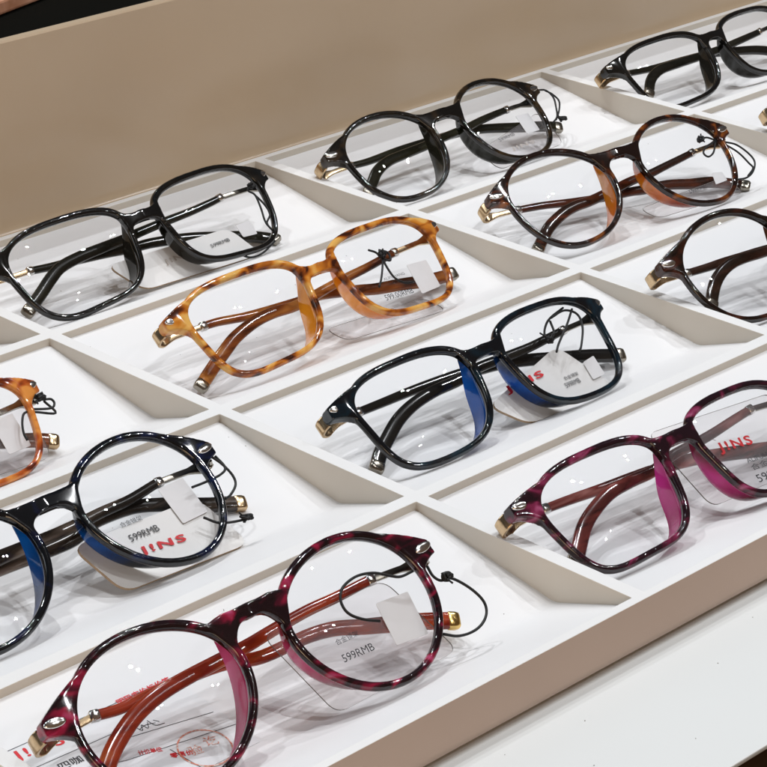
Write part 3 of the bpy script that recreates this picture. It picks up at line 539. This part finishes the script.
for r in range(4):
    for c in range(c0, c1):
        x0, x1 = c*W+TH/2+.02, (c+1)*W-TH/2-.02
        prof = [(-(r*D+TH/2+.02), -2.83), (-(r*D+.656*D), -12.87), (-(r*D+.971*D-.02), -2.65)]
        # round the valley slightly
        P2 = []
        a, b, e = [Vector((0, *p)) for p in prof]
        P2.append(a)
        q1 = b+(a-b).normalized()*2.0; q2 = b+(e-b).normalized()*2.0
        for k in range(6):
            t = k/5; P2.append(q1*(1-t)**2+b*2*t*(1-t)+q2*t*t)
        P2.append(e)
        V, F = [], []
        for p in P2: V += [Vector((x0, p.y, p.z)), Vector((x1, p.y, p.z))]
        nP = len(P2)
        for p in P2: V += [Vector((x0, p.y, p.z-1)), Vector((x1, p.y, p.z-1))]
        for k in range(nP-1):
            F.append((2*k, 2*k+1, 2*k+3, 2*k+2)); o2 = 2*nP; F.append((o2+2*k, o2+2*k+2, o2+2*k+3, o2+2*k+1))
            F.append((2*k, 2*k+2, o2+2*k+2, o2+2*k)); F.append((2*k+1, o2+2*k+1, o2+2*k+3, 2*k+3))
        F.append((0, 2*nP, 2*nP+1, 1)); F.append((2*nP-2, 2*nP-1, 4*nP-1, 4*nP-2))
        o = mesh_obj('compartment_floor', rel(V), F, M_floor, tray, smooth=False); fix_normals(o)
# front panel
def extrude_x(prof, x0, x1):
    m = len(prof); V = [Vector((x0, *p)) for p in prof]+[Vector((x1, *p)) for p in prof]
    F = [tuple(range(m)), tuple(range(2*m-1, m-1, -1))]+[(k, (k+1) % m, (k+1) % m+m, k+m) for k in range(m)]
    return V, F
X0, X1 = c0*W-TH/2, c1*W+TH/2
prof = [(-369.35, -.12), (-370.6, -3.5), (-372.2, -8.5), (-373.0, -10.4), (-373.0, -11.4), (-372.6, -12.4), (-371.8, -13.3), (-370.8, -14.0), (-370.0, -14.5), (-369.35, -14.7)]
V, F = extrude_x(prof, X0, X1); o = mesh_obj('front_panel', rel(V), F, M_front, tray); fix_normals(o); auto_smooth(o, 60)
prof = [(2.55, -14.9), (2.55, -.05), (.2, .03), (.75, .35), (1.45, 1.25), (2.0, 2.8), (2.35, 4.8), (2.5, 7.2), (2.55, 10), (2.55, 76.2), (3.1, 77), (6.4, 77), (7, 76.2), (7, -14.9)]
V, F = extrude_x(prof, X0, X1); o = mesh_obj('backboard', rel(V), F, M_panel, tray); fix_normals(o); auto_smooth(o, 32)
# ------------------------------------------------------------------ printed form under the crimson pair
def fz(y):
    v = (-y/D) % 1.0*D
    return -2.83+(v-TH/2)*(-12.87+2.83)/(.656*D-TH/2)
form = thing('printed_form', 'white printed price form with red writing and round stamp lying under the crimson round eyeglasses', 'paper form', Matrix.Translation((-150*S, -315*S, fz(-315)*S)))
sl = (fz(-335)-fz(-300))/(-35.0); nf = Vector((0, -sl, 1)).normalized()
def fp(x, y, lift=.25): return Vector((x+150, y+315, fz(y)-fz(-315)))+nf*lift
def strip(A, B, w, lift):
    A, B = fp(*A, lift), fp(*B, lift); u = (B-A).normalized(); v = nf.cross(u)*w/2
    return [A-v, B-v, B+v, A+v], [(0, 1, 2, 3)]
Q = [fp(-196, -297.0, .12), fp(-117, -299.2, .12), fp(-116, -333.5, .12), fp(-196, -333.5, .12)]
v, f, fm = slab(Q, nf, .16); fix_normals(mesh_obj('sheet', v, f, M_paper, form, smooth=False))
L = [strip(a, b, .22, .26) for a, b in (((-196, -297.2), (-117, -299.4)), ((-172, -307.2), (-139, -308.5)), ((-150, -310.6), (-118, -317)), ((-150, -318.7), (-116.5, -324.4)), ((-168, -313.5), (-150, -318.6)), ((-137.5, -322), (-135.5, -333)))]
v, f = merge(L); mesh_obj('ruled_lines', v, f, M_ink, form, smooth=False)
def ft(s, A, B, mat, bold=0, h=None, lift=.28): place_text(s, fp(*A, 0), fp(*B, 0), None, nf, lift, mat, form, bold=bold, h=h)
ft('J!NS', (-172.8, -303.4), (-158, -305.3), M_red, .022, 4.8)
ft('明码实价标价签', (-136.5, -300.6), (-118.2, -300.9), M_red, .02, 2.9)
ft('计价单位', (-145.6, -319.2), (-139.5, -321.6), M_red, .02, 2.0)
ft('零售价', (-139.6, -325.2), (-133.5, -327.4), M_red, .02, 2.2)
ft('四咖', (-165.5, -312.2), (-158.5, -312.7), M_ink, .01, 3.0)
# handwriting in black pen
pen = []
for pts in (((-139.2, -309.6), (-138.4, -311.8), (-137.2, -309.9), (-136.6, -312.0), (-135.2, -310.0)), ((-138.6, -311.0), (-136.4, -310.6), (-133.6, -311.4)), ((-134.8, -309.4), (-134.2, -312.2), (-131.6, -312.9)), ((-133.4, -310.2), (-132.4, -311.6))):
    pen.append(tube('pen', [fp(x, y, .25) for x, y in pts], .11, M_ink, form, 5, 5))
v, f = merge(pen); mesh_obj('handwriting', v, f, M_ink, form)
# stamp
V, F = [], []
cx_, cy_ = -129.6, -327.0; nn = 60
for k in range(nn):
    a = 2*math.pi*k/nn
    for rr in (7.1, 7.55): V.append(fp(cx_+rr*math.cos(a), cy_+rr*math.sin(a), .30))
for k in range(nn): F.append((2*k, 2*k+1, (2*k+3) % (2*nn), (2*k+2) % (2*nn)))
mesh_obj('stamp_ring', V, F, M_stamp, form, smooth=False)
place_text('验', fp(-134.6, -327.5, 0), fp(-130.8, -328.4, 0), None, nf, .31, M_stamp, form, 'stamp_lettering')
place_text('讫', fp(-128.9, -326.8, 0), fp(-125.2, -327.9, 0), None, nf, .32, M_stamp, form, 'stamp_lettering')
# ------------------------------------------------------------------ setting
V, F = box(-900, 1500, -427.5, 9, -16.6, -15.05); o = mesh_obj('counter', V, F, M_counter, smooth=False); struct(o)
bv = o.modifiers.new('b', 'BEVEL'); bv.width = .0004; bv.segments = 2
V, F = box(-900, 1500, -426.2, 8.9, -60, -16.7); struct(mesh_obj('counter_base', V, F, M_ground, smooth=False))
V, F = box(-900, 1500, 9.05, 1200, -40, -15.2); struct(mesh_obj('rear_counter', V, F, M_dark, smooth=False))
V, F = box(-3000, 3000, -3000, 3000, -760, -750); struct(mesh_obj('floor', V, F, M_ground, smooth=False))
a = math.radians(15.6)
rt = thing('wooden_shelf', 'brown wooden shelf with copper coloured front trim, far behind the backboard', 'shelf', Matrix.Translation((268*S, 303*S, -15*S)) @ Matrix.Rotation(a, 4, 'Z'))
V, F = box(-500, 900, 0, 15.5, .2, 9); o = mesh_obj('trim', V, F, M_copper, rt, smooth=False)
bv = o.modifiers.new('b', 'BEVEL'); bv.width = .002; bv.segments = 3
V, F = box(-500, 900, 15.6, 500, .2, 7); mesh_obj('board', V, F, M_brown, rt, smooth=False)
# dust and lint lying on the tray and the counter
rnd = random.Random(5); parts = []
for k in range(105):
    if k < 90: x, y = rnd.uniform(-190, 420), -rnd.uniform(6, 362)
    else: x, y = rnd.uniform(-80, 120), -rnd.uniform(376, 424)
    v_ = (-y/D) % 1.0
    if y < -372: z = -15.0
    elif v_ < .64 and v_ > .04: z = fz(y)
    else: continue
    if y > -372 and (abs((x+90) % W-90) < 5): continue
    r_ = rnd.uniform(.10, .26); a_ = rnd.uniform(0, 6.28); l_ = r_*rnd.choice((1, 1, 1, 4))
    c_, s_ = math.cos(a_), math.sin(a_)
    V = [Vector((x+c_*l_*p-s_*r_*q_, y+s_*l_*p+c_*r_*q_, z+h)) for p, q_, h in ((-1, -.6, .02), (1, -.6, .02), (1, .6, .02), (-1, .6, .02), (0, 0, .16))]
    parts.append((V, [(0, 1, 4), (1, 2, 4), (2, 3, 4), (3, 0, 4), (0, 3, 2, 1)]))
v, f = merge(parts); o = mesh_obj('dust', v, f, painted('dust_grey', (.30, .27, .24), .8, .2, 900), smooth=False)
o['kind'] = 'stuff'; o['label'] = 'tiny specks of dust and lint on the tray and counter'; o['category'] = 'dust'
# ------------------------------------------------------------------ camera
cam = bpy.data.cameras.new('camera'); co = bpy.data.objects.new('camera', cam); C.objects.link(co)
CR = Matrix(((0.71523723, 0.28957524, -0.63606751), (-0.6988246, 0.2846891, -0.65619836), (-0.00893731, 0.91383713, 0.40598255)))
co.matrix_world = Matrix.Translation(Vector((-493.122, -771.354, 348.422))*S) @ CR.to_quaternion().normalized().to_matrix().to_4x4()
cam.sensor_width = 36; cam.lens = 2522.58/767*36; cam.clip_start = .01; cam.clip_end = 50
scene.camera = co
# ------------------------------------------------------------------ light
def lamp(d, power, r=.010, col=LCOL, dist=1.7):
    l = bpy.data.lights.new('ceiling_spot', 'POINT'); l.energy = power; l.shadow_soft_size = r; l.color = col
    o = bpy.data.objects.new('ceiling_spot', l); C.objects.link(o)
    o.location = Vector((.07, -.2, 0))+Vector(d).normalized()*dist
for d_, p_ in LAMPS: lamp(d_, p_)
def area(loc, target, size, power, col):
    l = bpy.data.lights.new('fill_light', 'AREA'); l.energy = power; l.size = size; l.color = col  # unseen fill lamp, added to brighten and tint the tray's upright faces
    o = bpy.data.objects.new('fill_light', l); C.objects.link(o); o.location = loc
    o.rotation_euler = (Vector(target)-Vector(loc)).to_track_quat('-Z', 'Y').to_euler()
for a_ in AREAS: area(*a_)
w = bpy.data.worlds.new('World'); scene.world = w; w.use_nodes = True
nt = w.node_tree; bg = nt.nodes['Background']; bg.inputs[1].default_value = WORLD[2]
tc = nt.nodes.new('ShaderNodeTexCoord'); sx = nt.nodes.new('ShaderNodeSeparateXYZ'); mr = nt.nodes.new('ShaderNodeMapRange')
mr.inputs[1].default_value = .1; mr.inputs[2].default_value = -.9          # the shop behind the camera is warm and dim, the rest neutral
mx = nt.nodes.new('ShaderNodeMix'); mx.data_type = 'RGBA'; mx.inputs[6].default_value = (*WORLD[0], 1); mx.inputs[7].default_value = (*WORLD[1], 1)
nt.links.new(tc.outputs['Generated'], sx.inputs[0]); nt.links.new(sx.outputs['Y'], mr.inputs[0]); nt.links.new(mr.outputs[0], mx.inputs[0]); nt.links.new(mx.outputs[2], bg.inputs[0])
scene.view_settings.view_transform = 'Standard'; scene.view_settings.look = 'None'
scene.view_settings.gamma = 1; scene.view_settings.use_curve_mapping = False; scene.view_settings.exposure = EXPO
scene.render.resolution_x = 1024; scene.render.resolution_y = 1024
scene.cycles.max_bounces = 14; scene.cycles.transparent_max_bounces = 24
